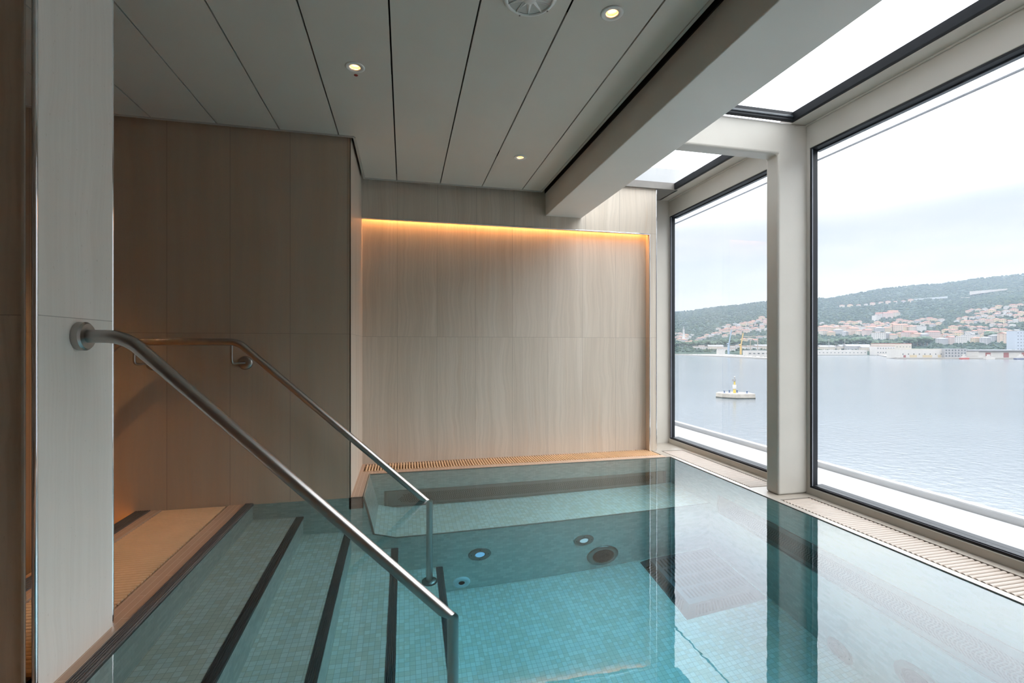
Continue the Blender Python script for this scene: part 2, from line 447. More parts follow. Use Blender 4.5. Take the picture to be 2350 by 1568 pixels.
m2 = MB(); m2.box(-.29, 2.03, YBND+.040, YBND+.054, 1.918, 1.924)
tag(m2.build('niche_light_strip', M['led']), 'amber light strip hidden above the back wall niche', 'light')
mb = MB(); mb.box(2.108, 2.434, 3.95, 4.05, 0, 2.35)
struct('wall_window_end', mb, [M['paint']], 'narrow cream painted wall end beside the far window', 'wall')
mb = MB(); mb.prism([(-3.2,1.44),(-.934,1.44),(-1.0,1.54),(-3.2,1.54)], 'z', -.5, 2.3)
struct('wall_front_left', mb, [M['stone_y']], 'dim brown stone wall at the near left edge', 'wall')
t = M['stone_front'] = stone('limestone_cladding_front', 'x', -1.9, .5, (.978,))
bpy.data.objects['wall_front_left'].data.materials[0] = t
m2 = MB(); m2.box(-.9395, -.9335, 1.434, 1.4395, 0, 2.13)
struct('trim_1', m2, [M['stone_top']], 'thin beige edge bead on the near left wall', 'trim')
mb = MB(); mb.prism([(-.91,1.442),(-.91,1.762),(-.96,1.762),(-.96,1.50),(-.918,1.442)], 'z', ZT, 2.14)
M['stone_col_lit'] = stone('limestone_cladding_column_lit', 'y', 1.3, .6, (.979,), ((.70,.65,.59),(.73,.685,.625),(.76,.715,.66)), .3)  # same limestone as the walls, lightened to paint in the window light
struct('wall_column', mb, [M['stone_col_lit']], 'limestone column panel, lightened as if window lit, that carries the near handrail', 'column')
m2 = MB(); m2.box(-.962, -.914, 1.757, 1.768, ZT, 2.14); m2.tube([(-.9145,1.7625,ZT),(-.9145,1.7625,2.14)], .0062, 16)
struct('trim_2', m2, [M['chrome']], 'polished chrome edge on the far side of the pale column', 'trim')
m2 = MB(); m2.tube([(-.9145,1.4405,ZT),(-.9145,1.4405,2.14)], .0058, 16)
struct('trim_3', m2, [M['chrome']], 'polished chrome edge on the near side of the pale column', 'trim')
m2 = MB(); m2.box(-.3145, -.3085, YW-.0015, YW+.004, .0, 2.13)
struct('trim_4', m2, [metal('dark_bronze_trim', (.30, .27, .24), .3)], 'thin metal corner edge of the wall behind the steps', 'trim')
m2 = MB()
m2.box(-.31, 2.0495, YBND-.003, YBND+.004, 1.851, 1.860)
m2.box(2.041, 2.0495, YBND-.003, YBND+.004, ZT, 1.851)
struct('trim_5', m2, [M['chrome']], 'polished chrome edge framing the lit niche', 'trim', bevel=.003, bseg=3)
m2 = MB(); m2.box(2.1035, 2.1115, YBND-.003, YBND+.004, ZT, 2.25)
struct('trim_6', m2, [M['chrome']], 'polished chrome corner edge next to the cream window wall', 'trim', bevel=.003, bseg=3)
mb = MB(); mb.box(-3.3, -3.2, -3.1, 4.0, -.6, 2.3)
struct('wall_left', mb, [M['stone_y']], 'stone wall at the far left', 'wall')
mb = MB(); mb.box(-3.3, 2.46, -3.1, -3.0, -.3, 2.3, (1,0,0))
struct('wall_behind', mb, [M['stone_x'], M['stone_y']], 'stone wall behind the viewer', 'wall')

# ================================================================== CEILING
ZC = 2.13
XE, YE1, YE2, XRET = 1.060, 3.612, 2.914, -.287
LIGHTS = [(-.212,2.187),(.748,1.622),(.737,2.995),(.748,.2),(-.212,.2),(-1.9,2.2)]
HR = .042*.56
mb = MB(); J = [-.054+.319*k for k in range(-9, 4)] + [XE]
g = .0035
def holed(m, x0, x1, y0, y1, hs):
    """panel strip with round lamp openings"""
    y = y0
    for (hx, hy) in sorted(hs, key=lambda h: h[1]):
        a, b, n = hy-.06, hy+.06, 32
        m.box(x0, x1, y, a, ZC, ZC+.02); y = b
        m.face([(x0,a,ZC),(hx-.06,a,ZC),(hx-.06,b,ZC),(x0,b,ZC)]); m.face([(hx+.06,a,ZC),(x1,a,ZC),(x1,b,ZC),(hx+.06,b,ZC)])
        ci = []; sq = []
        for k in range(n):
            t_ = 2*PI*k/n; c_, s_ = math.cos(t_), math.sin(t_); q = .06/max(abs(c_), abs(s_))
            ci.append((hx+HR*c_, hy+HR*s_)); sq.append((hx+q*c_, hy+q*s_))
        for k in range(n):
            l = (k+1) % n
            m.face([(*sq[k],ZC),(*sq[l],ZC),(*ci[l],ZC),(*ci[k],ZC)]); m.face([(*ci[k],ZC),(*ci[l],ZC),(*ci[l],ZC+.012),(*ci[k],ZC+.012)])
    m.box(x0, x1, y, y1, ZC, ZC+.02)
for a, b in zip(J, J[1:]):
    x0, x1 = a+g, b-(g if b < XE else 0)
    hs = [h for h in LIGHTS if x0 < h[0] < x1]
    if x1 < XRET: holed(mb, x0, x1, -3, YE2, hs)
    elif x0 > XRET: holed(mb, x0, x1, -3, YE1, hs)
    else:
        holed(mb, x0, x1, -3, YE2, hs); mb.box(XRET, x1, YE2, YE1, ZC, ZC+.02)
struct('ceiling', mb, [M['ceil']], 'grey metal strip ceiling with dark open joints', 'ceiling')
mb = MB(); mb.box(-3.2, 1.108, -3, 3.68, 2.20, 2.215); mb.box(1.108, 1.1145, -3, 3.68, 2.137, 2.215)  # black sheets paint the shade above the joints and beside the beam
struct('ceiling_shade_sheets', mb, [M['black']], 'black sheets standing in for the shade above the open ceiling joints', 'ceiling')
mb = MB()
mb.box(-3.2, XRET+.0, YE2-.006, YE2+.006, ZC-.006, ZC+.045)
mb.box(XRET-.007, XRET+.007, YE2+.006, YE1, ZC-.006, ZC+.045)
mb.box(XRET-.007, XE+.008, YE1-.006, YE1+.008, ZC-.006, ZC+.045)
mb.box(XE-.004, XE+.010, -3, YE1-.006, ZC-.006, ZC+.045)
struct('trim_7', mb, [M['ceil_trim']], 'narrow grey edge profile around the strip ceiling', 'trim')
mb = MB(); mb.box(1.115, 1.425, -3, YBND, 1.955, 2.30)
struct('ceiling_beam', mb, [M['beam']], 'deep grey boxed beam running along the skylight', 'beam', bevel=.004)
mb = MB(); mb.box(2.40, 2.49, -3.1, .10, -.3, 2.3, (0,1,0))
struct('wall_right', mb, [M['stone_y'], M['stone_x']], 'stone wall beside the viewer behind the window', 'wall')
mb = MB(); mb.box(1.425, 2.46, -3.2, .20, 2.30, 2.42); mb.box(-3.4, 1.425, -3.2, 4.1, 2.30, 2.42); mb.box(1.425, 2.46, 3.66, 4.1, 2.30, 2.42)
struct('roof', mb, [M['outer_white']], 'white roof slab over the pool room', 'roof')

# ================================================================== WINDOW WALL
posts = [(2.41, 2.51), (.10, .20)]
mb = MB()
for y0, y1 in posts:
    mb.prism([(1.30,2.052),(2.185,2.052),(2.185,ZT),(2.40,ZT),(2.40,2.2455),(1.30,2.2455)], 'y', y0, y1)
struct('window_post_1', mb, [M['paint']], 'cream steel portal post and cross beam between the two windows', 'post', bevel=.013, bseg=3)
mb = MB()
mb.prism([(2.283,2.243),(2.387,2.243),(2.387,2.095),(2.49,2.095),(2.49,2.30),(2.283,2.30)], 'y', -3.1, 3.96)
mb.prism([(2.387,-.2),(2.387,.045),(2.49,.045),(2.49,-.2)], 'y', -3.1, 3.96)
for y0, y1 in posts: mb.box(2.387, 2.434, y0-.022, y1+.022, .04, 2.1)
struct('window_surround', mb, [M['paint']], 'cream painted steel header and low sill along the windows', 'window', bevel=.004, bseg=2)
m2 = MB(); m2.tube([(2.384,-3,2.24),(2.384,3.94,2.24)], .007, 8); m2.tube([(2.3,2.409,2.225),(2.384,2.409,2.237)], .004, 6); m2.tube([(2.395,2.413,2.235),(2.19,2.413,2.055)], .003, 6)
struct('trim_8', m2, [M['paint']], 'painted weld seam along the window header', 'trim')

def window(name, label, y0, y1):
    z0, z1 = .045, 2.097; xa, xb, w = 2.391, 2.434, .013
    t = thing(name, label, 'window', (2.41, (y0+y1)/2, 0)); t['kind'] = 'structure'
    m = MB()
    for (a, b, c, d) in ((y0,y1,z0,z0+w),(y0,y1,z1-w,z1),(y0,y0+w,z0+w,z1-w),(y1-w,y1,z0+w,z1-w)):
        m.box(xa, xb, a, b, c, d)
    m.build('window_frame', M['frame'], t, bevel=.002)
    w2 = .024
    m = MB()
    m.box(2.434, 2.480, y0, y1, z0, z0+.017)
    m.box(2.398, 2.434, y0+w, y1-w, z0+w, z0+.017)
    m.build('inner_frame', M['frame'], t, bevel=.002)
    m = MB(); m.box(2.4345, 2.462, y0, y1, z1-.020, z1); m.build('top_gasket', M['frame2'], t, bevel=.0015)
    m = MB(); m.box(2.3905, 2.396, y1-w-.0035, y1-w, z0+w, z1-w); m.build('seal', M['seal'], t)
    m = MB(); m.box(2.426, 2.432, y0+.005, y1-.005, z0+.005, z1-.005)
    m.build('pane', M['glass'], t)
    return t
window('window_1', 'big near window in a black frame overlooking the harbour', .222, 2.388)
window('window_2', 'smaller looking far window in a black frame beyond the post', 2.532, 3.934)

def skylight(name, label, y0, y1, far):
    t = thing(name, label, 'skylight', (1.85, (y0+y1)/2, 2.27)); t['kind'] = 'structure'
    m = MB()
    m.box(2.262, 2.288, y0, y1, 2.247, 2.300)
    m.box(1.40, 2.264, y0, y0+.028, 2.247, 2.300)
    if far: m.box(1.40, 2.264, y1-.028, y1, 2.247, 2.300)
    m.build('skylight_frame', M['frame'], t, bevel=.004)
    if far:
        m = MB(); m.box(1.40, 2.260, y1-.034, y1-.026, 2.262, 2.276)
        m.build('gasket', M['frame2'], t, bevel=.003)
    m = MB(); m.box(1.36, 2.285, y0, y1, 2.292, 2.300)
    m.build('pane', M['glass'], t)
skylight('window_3', 'near skylight pane above the big window', 0.20, 2.41, True)
skylight('window_4', 'far skylight pane next to the back wall', 2.51, 3.665, False)
mb = MB(); mb.box(1.42, 2.30, 3.655, 3.68, 2.243, 2.30); mb.box(2.105, 2.30, 3.68, 3.96, 2.243, 2.30)
struct('trim_9', mb, [M['frame_grey']], 'grey metal strip closing the skylight at the back wall', 'trim')

# ================================================================== HANDRAILS
R = .019
Y1, Y2 = 1.60, 2.815
t = thing('handrail', 'near stainless handrail flanged to the pale column and sloping into the water', 'handrail', (-.91, Y1, 0))
p = bend([(-.905,Y1,.928),(-.795,Y1,.928),(.160,Y1,-.022),(.160,Y1,-1.08)], (.12, .032))
m = MB(); m.tube(p, R, 28); m.build('rail', M['steel'], t)
m = MB()
for pr in ([(.041,0),(.041,.017)], [(.041,.017),(.036,.022)], [(.036,.022),(.0,.022)]): m.lathe(pr, (-.9095,Y1,.928), (1,0,0), 56)
m.build('wall_flange', M['steel'], t)
m = MB(); m.lathe([(0,0),(.048,0),(.048,.006),(.040,.014),(.022,.018),(.0,.018)], (.160,Y1,-1.08)); m.build('floor_flange', M['steel_uw'], t)
t = thing('handrail', 'rear stainless handrail bracketed to the wall behind the steps', 'handrail', (-.9, Y2, 0))
p = bend([(-1.70,Y2,.645),(-1.425,Y2,.922),(-.875,Y2,.922),(.144,Y2,-.026),(.144,Y2,-1.08)], (.08, .10, .032))
m = MB(); m.tube(p, R, 28); m.build('rail', M['steel'], t)
m = MB(); m.lathe([(0,0),(.045,0),(.045,.006),(.038,.014),(.022,.018),(.0,.018)], (.144,Y2,-1.08)); m.build('floor_flange', M['steel_uw'], t)
for bx in (-.905, -1.36):
    m = MB(); q = fillet([(bx,Y2,.905),(bx,Y2,.805),(bx+.03,YW,.805)], .022, 6); m.tube(q, .0065, 12)
    br = m.build('bracket', M['steel'], t)
    m = MB(); m.lathe([(0,0),(.038,0),(.038,.004),(.033,.011),(.015,.014),(0,.014)], (bx+.03,YW,.805), (0,-1,0)); e = m.build('rosette', M['steel'], None)
    e.parent = br; e.location = (0,0,0)

# ================================================================== CEILING FITTINGS
def downlight(label, x, y, r=.042, lm='lamp'):
    t = thing('downlight', label, 'downlight', (x, y, ZC), group='recessed ceiling lights')
    ax = (0,0,-1)
    m = MB(); m.lathe([(r*.54,-.004),(r*.56,.003),(r*.9,.004),(r,.0015),(r,-.002)], (x,y,ZC), ax); m.build('trim_ring', M['white'], t)
    m = MB(); m.lathe([(r*.55,-.001),(r*.54,-.008),(r*.50,-.010),(r*.52,-.013),(r*.47,-.016),(r*.49,-.019),(r*.46,-.022),(r*.40,-.026),(r*.44,-.029),(r*.35,-.037)], (x,y,ZC), ax); m.build('reflector', M['reflector'], t)
    m = MB(); m.lathe([(0,-.036),(r*.34,-.036)], (x,y,ZC), ax, 14); m.build('lamp', M[lm], t)
downlight('lit ceiling downlight with a red dot beside it', -.212, 2.187)
downlight('lit ceiling downlight nearest the beam and the white speaker', .748, 1.622)
downlight('small looking lit ceiling downlight near the back wall', .737, 2.995)
downlight('added unseen fill downlight above the viewer', .748, .2, lm='lamp_fill')  # this and the next two are out of view, used as warm fill
downlight('added unseen fill downlight behind the viewer', -.212, .2, lm='lamp_fill')
downlight('unseen downlight over the dry steps corridor, boosted as fill', -1.9, 2.2, lm='lamp_fill')
m = MB(); m.lathe([(0,.0012),(.0085,.0012),(.009,0)], (-.214,2.252,ZC), (0,0,-1), 24)
tag(m.build('sticker', M['red']), 'round red sticker on the ceiling beside a downlight', 'sticker')
SX, SY, SR = .430, 1.606, .097
t = thing('ceiling_speaker', 'round white ceiling speaker with star shaped grille', 'speaker', (SX, SY, ZC))
m = MB(); m.lathe([(SR*.80,.010),(SR*.83,.014),(SR*.9,.013),(SR,.004),(SR,-.01)], (SX,SY,ZC), (0,0,-1), 56); m.build('housing', M['white'], t)
m = MB(); m.lathe([(0,.009),(SR*.82,.009)], (SX,SY,ZC), (0,0,-1), 56); m.build('grille', M['grille'], t)
m = MB(); m.lathe([(0,.016),(SR*.22,.015),(SR*.25,.009)], (SX,SY,ZC), (0,0,-1), 40); m.build('hub', M['white'], t)
for k in range(10):
    a = 2*PI*k/10+.12; m = MB()
    d = Vector((math.cos(a), math.sin(a), 0)); q = Vector((-d.y, d.x, 0)); c = Vector((SX,SY,ZC))
    z0, z1 = Vector((0,0,-.0085)), Vector((0,0,-.014))
    A = [c+d*SR*.22+q*.011+z0, c+d*SR*.22-q*.011+z0, c+d*SR*.82-q*.0012+z0, c+d*SR*.82+q*.0012+z0]; ri = [c+d*SR*.22+z1, c+d*SR*.82+z1]
    m.face([A[0],ri[0],ri[1],A[3]]); m.face([ri[0],A[1],A[2],ri[1]]); m.face([A[0],A[1],ri[0]]); m.face([A[3],ri[1],A[2]])
    m.build('spoke', M['white'], t)
for k in range(5):
    a = 2*PI*k/5+.5; m = MB(); m.lathe([(0,.0145),(.003,.0145),(.003,.010)], (SX+math.cos(a)*SR*.9, SY+math.sin(a)*SR*.9, ZC), (0,0,-1), 12); m.build('screw', M['frame_grey'], t)

# ================================================================== UNDERWATER FITTINGS
def pool_lamp(label, pos, axis, r, lens):
    t = thing('pool_lamp', label, 'pool lamp', pos, group='underwater lamps')
    m = MB(); m.lathe([(r*.47,.004),(r*.5,.007),(r*.95,.006),(r,.003),(r,-.002)], pos, axis); m.build('flange', M['steel_uw'], t)
    m = MB(); m.lathe([(0,.006),(r*.40,.006),(r*.43,.004)], pos, axis); m.build('lens', lens, t)
    m = MB(); m.lathe([(r*.42,.004),(r*.44,.010),(r*.50,.010),(r*.52,.006)], pos, axis); m.build('bezel', M['frame_grey'], t)
    A = Vector(axis); U = Vector((0,0,1)); W = A.cross(U)
    for k in range(4):
        a = PI/2*k; m = MB(); m.lathe([(0,.008),(.0035,.008),(.0035,.005)], Vector(pos)+(U*math.cos(a)+W*math.sin(a))*r*.75, axis, 10); m.build('screw', M['frame'], t)
pool_lamp('blue lit round pool lamp in the bench front', (.463,YW,-.985), (0,-1,0), .072, M['uw_lens'])
pool_lamp('white lit round pool lamp in the bench front near the suction grille', (1.157,YW,-.978), (0,-1,0), .070, M['uw_lens2'])
pool_lamp('round pool lamp faintly seen under the window side wall', (XR,1.92,-1.29), (-1,0,0), .072, M['steel_uw'])
def suction(label, pos, axis, r):
    t = thing('suction_fitting', label, 'pool fitting', pos)
    m = MB(); m.lathe([(r*.66,.010),(r*.72,.014),(r*.92,.012),(r,.004),(r,-.002)], pos, axis); m.build('flange', M['steel_uw'], t)
    m = MB(); pr = [(0,.012)]
    for k in range(1, 9):
        q = r*.68*k/8; pr += [(q-.0045,.013),(q-.003,.009),(q-.001,.009),(q,.013)]
    m.lathe(pr, pos, axis, 48); m.build('grille', M['rust'], t)
suction('large round suction fitting with a rusty dark grille', (1.291,YW,-1.203), (0,-1,0), .112)
suction('large round suction fitting under the window side wall', (XR,1.545,-1.075), (-1,0,0), .11)
t = thing('inlet_nozzle', 'white ring shaped water inlet beside the lowest step', 'pool fitting', (.347,YW,-1.268))
m = MB(); m.lathe([(.020,.010),(.026,.016),(.034,.013),(.038,.016),(.050,.012),(.055,.003),(.055,-.002)], (.347,YW,-1.268), (0,-1,0)); m.build('ring', M['white2'], t)
m = MB(); m.lathe([(0,.004),(.012,.005),(.021,.010)], (.347,YW,-1.268), (0,-1,0)); m.build('nozzle', M['frame'], t)

def jet_panel(label, P, U, N, length, z0, z1):
    """perforated stainless panel: P start point, U along, N outwards"""
    P, U, N = Vector(P), Vector(U), Vector(N)
    t = thing('overflow_panel', label, 'panel', tuple(P))
    def q(a, z, d): return P + U*a + Vector((0,0,z)) + N*d
    def slab(m, a0, a1, b0, b1, d0, d1):
        vs = [q(a,b,d) for d in (d0,d1) for a, b in ((a0,b0),(a1,b0),(a1,b1),(a0,b1))]
        m.raw(vs, [(0,1,2,3),(7,6,5,4),(0,4,5,1),(1,5,6,2),(2,6,7,3),(3,7,4,0)])
    m = MB(); slab(m, .02, length-.02, z0+.018, z1-.018, 0, .008); m.build('plate', M['steel_uw'], t)
    m = MB()
    slab(m, 0, length, z0, z0+.016, 0, .011); slab(m, 0, length, z1-.016, z1, 0, .011); slab(m, 0, .018, z0+.016, z1-.016, 0, .011); slab(m, length-.018, length, z0+.016, z1-.016, 0, .011)
    m.build('frame', M['steel_uw'], t)
    m = MB(); rows = 9; h = (z1-z0)*.60; zc = (z0+z1)/2; pit = .0155; x0 = .11
    for i in range(int((length-2*x0)/pit)):
        for r in range(rows):
            f = (r+.5)/rows; z = zc-h/2+h*f
            def wave(zz):
                s = (zz-zc)/h*2*PI*1.25
                return .014*math.sin(s)
            if (i < 6 or i > (length-2*x0)/pit-7):
                e = min(i, int((length-2*x0)/pit)-1-i)
                if abs(f-.5) > .22+.28*math.sqrt(min(1, e/6)): continue
            a = x0+i*pit; hz = h/rows*.36; za, zb_ = z-hz, z+hz; w = .0042
            m.raw([q(a+wave(za)-w,za,.0095), q(a+wave(za)+w,za,.0095), q(a+wave(zb_)+w,zb_,.0095), q(a+wave(zb_)-w,zb_,.0095)], [(0,1,2,3)])
    m.build('slots', M['black'], t)
jet_panel('long perforated steel panel along the back of the underwater bench', (-.137,YB-.001,0), (1,0,0), (0,-1,0), 2.19, -.705, -.40)
jet_panel('long perforated steel panel in the pool wall under the windows', (XR-.001,YW-.1,0), (0,-1,0), (-1,0,0), 2.35, -.72, -.40)

# floor drain box
DX0, DX1, DY0, DY1, DH, IN = 1.552, 2.085, 2.38, 2.925, .075, .045
t = thing('drain_box', 'dark slotted drain box in the corner of the pool floor', 'drain', (1.8, 2.65, BED))
zt = BED+DH
m = MB(); bq = [(DX0,DY0,BED),(DX1,DY0,BED),(DX1,DY1,BED),(DX0,DY1,BED)]; tq = [(DX0+IN,DY0+IN,zt),(DX1-IN,DY0+IN,zt),(DX1-IN,DY1-IN,zt),(DX0+IN,DY1-IN,zt)]
m.face(tq)
for k in range(4): m.face([bq[k], bq[(k+1)%4], tq[(k+1)%4], tq[k]])
m.build('cover', metal('dark_steel', (.22, .22, .23), .4), t, bevel=.004)
m = MB()
for j in range(4):
    for i in range(16):
        x = DX0+IN+.03+i*.025; y = DY0+IN+.04+j*.102
        m.face([(x,y,zt+.0015),(x+.010,y,zt+.0015),(x+.010,y+.08,zt+.0015),(x,y+.08,zt+.0015)])
for i in range(19):
    for (ax, s) in (('x',0),('y',0)):
        f0 = .10+.8*i/19; f1 = f0+.020; e = .0022
        if ax == 'x':
            def pt(f, g): 
                x0_, x1_ = DX0+IN*g, DX1-IN*g; return (x0_+(x1_-x0_)*f, DY0+IN*g-e, BED+DH*g+e)
        else:
            def pt(f, g):
                y0_, y1_ = DY0+IN*g, DY1-IN*g; return (DX0+IN*g-e, y0_+(y1_-y0_)*f, BED+DH*g+e)
        m.face([pt(f0,.18), pt(f1,.18), pt(f1,.82), pt(f0,.82)])
m.build('slots', M['black'], t)

# ================================================================== OUTSIDE: SHIP EDGE
mb = MB(); mb.box(2.49, 3.15, -8, 9, -.2, -.045); mb.box(3.15, 3.20, -8, 9, -.25, .0)
struct('ledge_outside', mb, [M['outer_white']], 'white ship ledge with raised rim outside the windows', 'ledge', bevel=.01)
mb = MB(); mb.box(2.49, 3.18, -30, 30, -15.5, -.25)
struct('wall_hull', mb, [M['outer_white']], 'white ship hull below the pool room', 'hull')
t = thing('awning_rod', 'thin grey rod stretched outside above the windows', 'rod', (3.0, 2, 2.28))
m = MB(); m.tube([(3.0,-6,2.25),(3.0,5.2,2.292)], .008, 10); m.build('rod', M['rod'], t)
m = MB(); m.box(2.985, 3.0, 4.83, 4.86, 2.27, 2.42); m.tube([(2.49,4.84,2.42),(3.0,4.84,2.42)], .012, 8); m.build('bracket', M['rod'], t)

# ================================================================== OUTSIDE: SEA, HILL, TOWN
ZS = -15.1
def wpt(a, F, z): # lateral ratio, forward distance
    p = FW*F + RT*(a*F); return Vector((p.x, p.y, z))
def aof(u): return (u-1175)/FPX
RIDGE = [(1250,745),(1400,728),(1545,717),(1600,712),(1650,704),(1700,700),(1763,692),(1820,688),(1875,685),(1898,686),(1916,683),(1963,674),(2021,663),(2110,655),(2159,652),(2203,646),(2247,639),(2350,629),(2500,612),(2700,600),(3000,610),(3400,640)]
def lerp(tab, x):
    if x <= tab[0][0]: return tab[0][1]
    for (x0,y0),(x1,y1) in zip(tab, tab[1:]):
        if x <= x1: return y0+(y1-y0)*(x-x0)/(x1-x0)
    return tab[-1][1]
def sstep(a, b, x):
    t_ = max(0, min(1, (x-a)/(b-a))); return t_*t_*(3-2*t_)
F0, F1 = 850.0, 1800.0
HAZE = .00013
from mathutils import noise as mnoise
def hill(a, F):
    u = 1175+FPX*a
    hr = CAMZ + (VH-lerp(RIDGE, u))*F1/FPX
    tt = (F-F0)/(F1-F0)
    if tt <= 0: return ZS+3
    s = tt**1.25 if tt < 1 else 1-.35*(tt-1)
    h = ZS+3 + (hr-ZS-3)*s
    sp = sstep(.80, 1.10, a)
    h += sp*34*math.exp(-((tt-.42)/.20)**2)*min(1, tt*6) - (1-sp)*14*math.exp(-((tt-.40)/.2)**2)*min(1, tt*6)
    h += min(1, tt*4)*(1-.7*sstep(.8,1,tt))*6*mnoise.noise((a*14, F*.006, 0))
    return h
NU, NF = 220, 90
vs = []; fs = []
for i in range(NU+1):
    u = 1250+(3300-1250)*i/NU; a = aof(u)
    for j in range(NF+1):
        F = 838+(2050-838)*j/NF
        z = hill(a, F) if F > F0 else ZS-3+6*(F-838)/(F0-838)
        vs.append(wpt(a, F, z))
for i in range(NU):
    for j in range(NF):
        k = i*(NF+1)+j; fs.append((k, k+1, k+NF+2, k+NF+1))
mb = MB(); mb.raw(vs, fs, 0, True)
t = NT('hillside_ground'); co, xyz = t.coords()
c = t.ramp(t.noise(co, .03, 5, .6), [(.3, (.012, .024, .017)), (.6, (.018, .033, .022)), (.8, (.03, .042, .026))])
t.pbr(c, .9, 0, None, .1)
struct('hill', mb, [t.mat], 'long green hillside rising behind the harbour town', 'hill')

# woodland: many small crowns in one mesh
def ico():
    g_ = (1+5**.5)/2
    v = [Vector(p).normalized() for p in ((-1,g_,0),(1,g_,0),(-1,-g_,0),(1,-g_,0),(0,-1,g_),(0,1,g_),(0,-1,-g_),(0,1,-g_),(g_,0,-1),(g_,0,1),(-g_,0,-1),(-g_,0,1))]
    f = [(0,11,5),(0,5,1),(0,1,7),(0,7,10),(0,10,11),(1,5,9),(5,11,4),(11,10,2),(10,7,6),(7,1,8),(3,9,4),(3,4,2),(3,2,6),(3,6,8),(3,8,9),(4,9,5),(2,4,11),(6,2,10),(8,6,7),(9,8,1)]
    return v, f
IV, IF = ico()
rw = random.Random(3)
mb = MB()
for _ in range(17000):
    u = rw.uniform(1500, 2420); a = aof(u); F = F0+25+(F1+30-F0)*rw.random()**.8
    z = hill(a, F); r = rw.uniform(2.0, 4.4)*(1 if F > 1050 else .75)
    p = wpt(a, F, z+r*.3); sx, sz = r*rw.uniform(.8,1.3), r*rw.uniform(.7,1.1)
    mb.raw([p+Vector((v.x*sx, v.y*sx, v.z*sz)) for v in IV], IF, 0, True)
t = NT('woodland_leaves'); co, xyz = t.coords()
gm = t.n('ShaderNodeNewGeometry')
c = t.ramp(gm.outputs['Random Per Island'], [(0, (.012, .025, .018)), (.5, (.020, .036, .024)), (.85, (.030, .045, .027)), (1, (.045, .056, .032))])
t.pbr(c, .9, 0, None, .1)
tag(mb.build('woodland', t.mat), 'dense green woodland covering the hillside across the bay', 'woodland', kind='stuff')

mb = MB(); mb.face([(-200,-1500,ZS),(3200,-1500,ZS),(3200,3000,ZS),(-200,3000,ZS)])
struct('sea', mb, [M['sea']], 'pale calm harbour sea outside the windows', 'sea')

def find(u, v, z0=None):
    """ground point seen at direction (u, v)"""
    a = aof(u); F = F0+8
    while F < F1:
        z = hill(a, F)
        if VH-FPX*(z-CAMZ)/F <= v: break
        F += 4
    return a, F, hill(a, F)

t = NT('bay_haze'); vs_ = t.n('ShaderNodeVolumeScatter'); vs_.inputs[0].default_value = (.68,.79,1,1); vs_.inputs['Density'].default_value = HAZE
t.link(vs_.outputs[0], t.out.inputs['Volume'])
mb = MB(); q = [wpt(aof(u), F, 0) for u, F in ((1250,300),(3300,300),(3300,2100),(1250,2100))]
mb.raw([(p.x,p.y,ZS+.5) for p in q]+[(p.x,p.y,330) for p in q], [(0,1,2,3),(7,6,5,4)]+[(k,(k+1)%4,4+(k+1)%4,4+k) for k in range(4)])
tag(mb.build('bay_haze', t.mat), 'pale blue haze over the far side of the bay', 'haze', kind='stuff')

# house prototypes
WALLS = {'white': (.27,.26,.25), 'cream': (.26,.235,.20), 'peach': (.25,.195,.155), 'pink': (.24,.19,.175), 'grey': (.18,.18,.185), 'yellow': (.26,.215,.145)}
ROOFS = {'terracotta': (.175,.085,.058), 'red': (.17,.065,.05), 'brown': (.125,.085,.065), 'grey': (.14,.14,.145)}
WM = {k: flat('house_wall_'+k, v, .8, var=.03, scale=.3) for k, v in WALLS.items()}
RM = {k: flat('house_roof_'+k, v, .85, var=.08, scale=.5) for k, v in ROOFS.items()}
GLS = flat('house_window_glass', (.045,.055,.065), .3)
def house_mesh(name, w, d, h, wall, roof, style, floors, bays):
    m = MB(); m.box(-w/2, w/2, -d/2, d/2, -4, h, 0)
    e = .5
    if style == 'gable':
        rh = d*.28; m.prism([(-d/2-e,h),(d/2+e,h),(0,h+rh)], 'x', -w/2-e, w/2+e, 1)
    elif style == 'hip':
        rh = d*.26; k = d*.42
        b = [(-w/2-e,-d/2-e,h),(w/2+e,-d/2-e,h),(w/2+e,d/2+e,h),(-w/2-e,d/2+e,h)]; r0, r1 = (-w/2+k,0,h+rh), (w/2-k,0,h+rh)
        m.raw(b+[r0,r1], [(0,1,5,4),(1,2,5),(2,3,4,5),(3,0,4),(3,2,1,0)], 1)
    else:
        m.box(-w/2-.3, w/2+.3, -d/2-.3, d/2+.3, h, h+.5, 1); m.box(-w*.2, w*.1, -d*.2, d*.2, h+.5, h+2.2, 0)
    for fl in range(floors):
        z = .9+fl*(h/floors)
        for b in range(bays):
            x = -w/2+w*(b+.5)/bays
            m.box(x-.55, x+.55, -d/2-.08, -d/2+.1, z, z+1.5, 2)
            if b < 2: m.box(-w/2-.08, -w/2+.1, -d/2+d*(b+.5)/2-.5, -d/2+d*(b+.5)/2+.5, z, z+1.5, 2)
    me_o = m.build(name, [WM[wall], RM[roof], GLS])
    me = me_o.data; bpy.data.objects.remove(me_o); return me
SMALL = []; BLOCK = []; LOW = []
for i, (wl, rf_) in enumerate([('white','terracotta'),('cream','terracotta'),('peach','red'),('pink','terracotta'),('white','brown'),('yellow','terracotta'),('white','grey'),('grey','terracotta')]):
    SMALL.append((house_mesh('small_house', 9+(i%3)*2, 7+(i%2)*1.5, 5+(i%3), wl, rf_, ('gable','hip','hip')[i%3], 2, 3), wl, rf_))
for i, (wl, rf_) in enumerate([('cream','terracotta'),('white','grey'),('peach','terracotta'),('yellow','terracotta'),('white','terracotta'),('pink','red'),('grey','grey')]):
    BLOCK.append((house_mesh('apartment_block', 17+(i%3)*4, 11, 11+(i%3)*2, wl, rf_, ('hip','flat','gable')[i%3], 4, 6), wl, rf_))
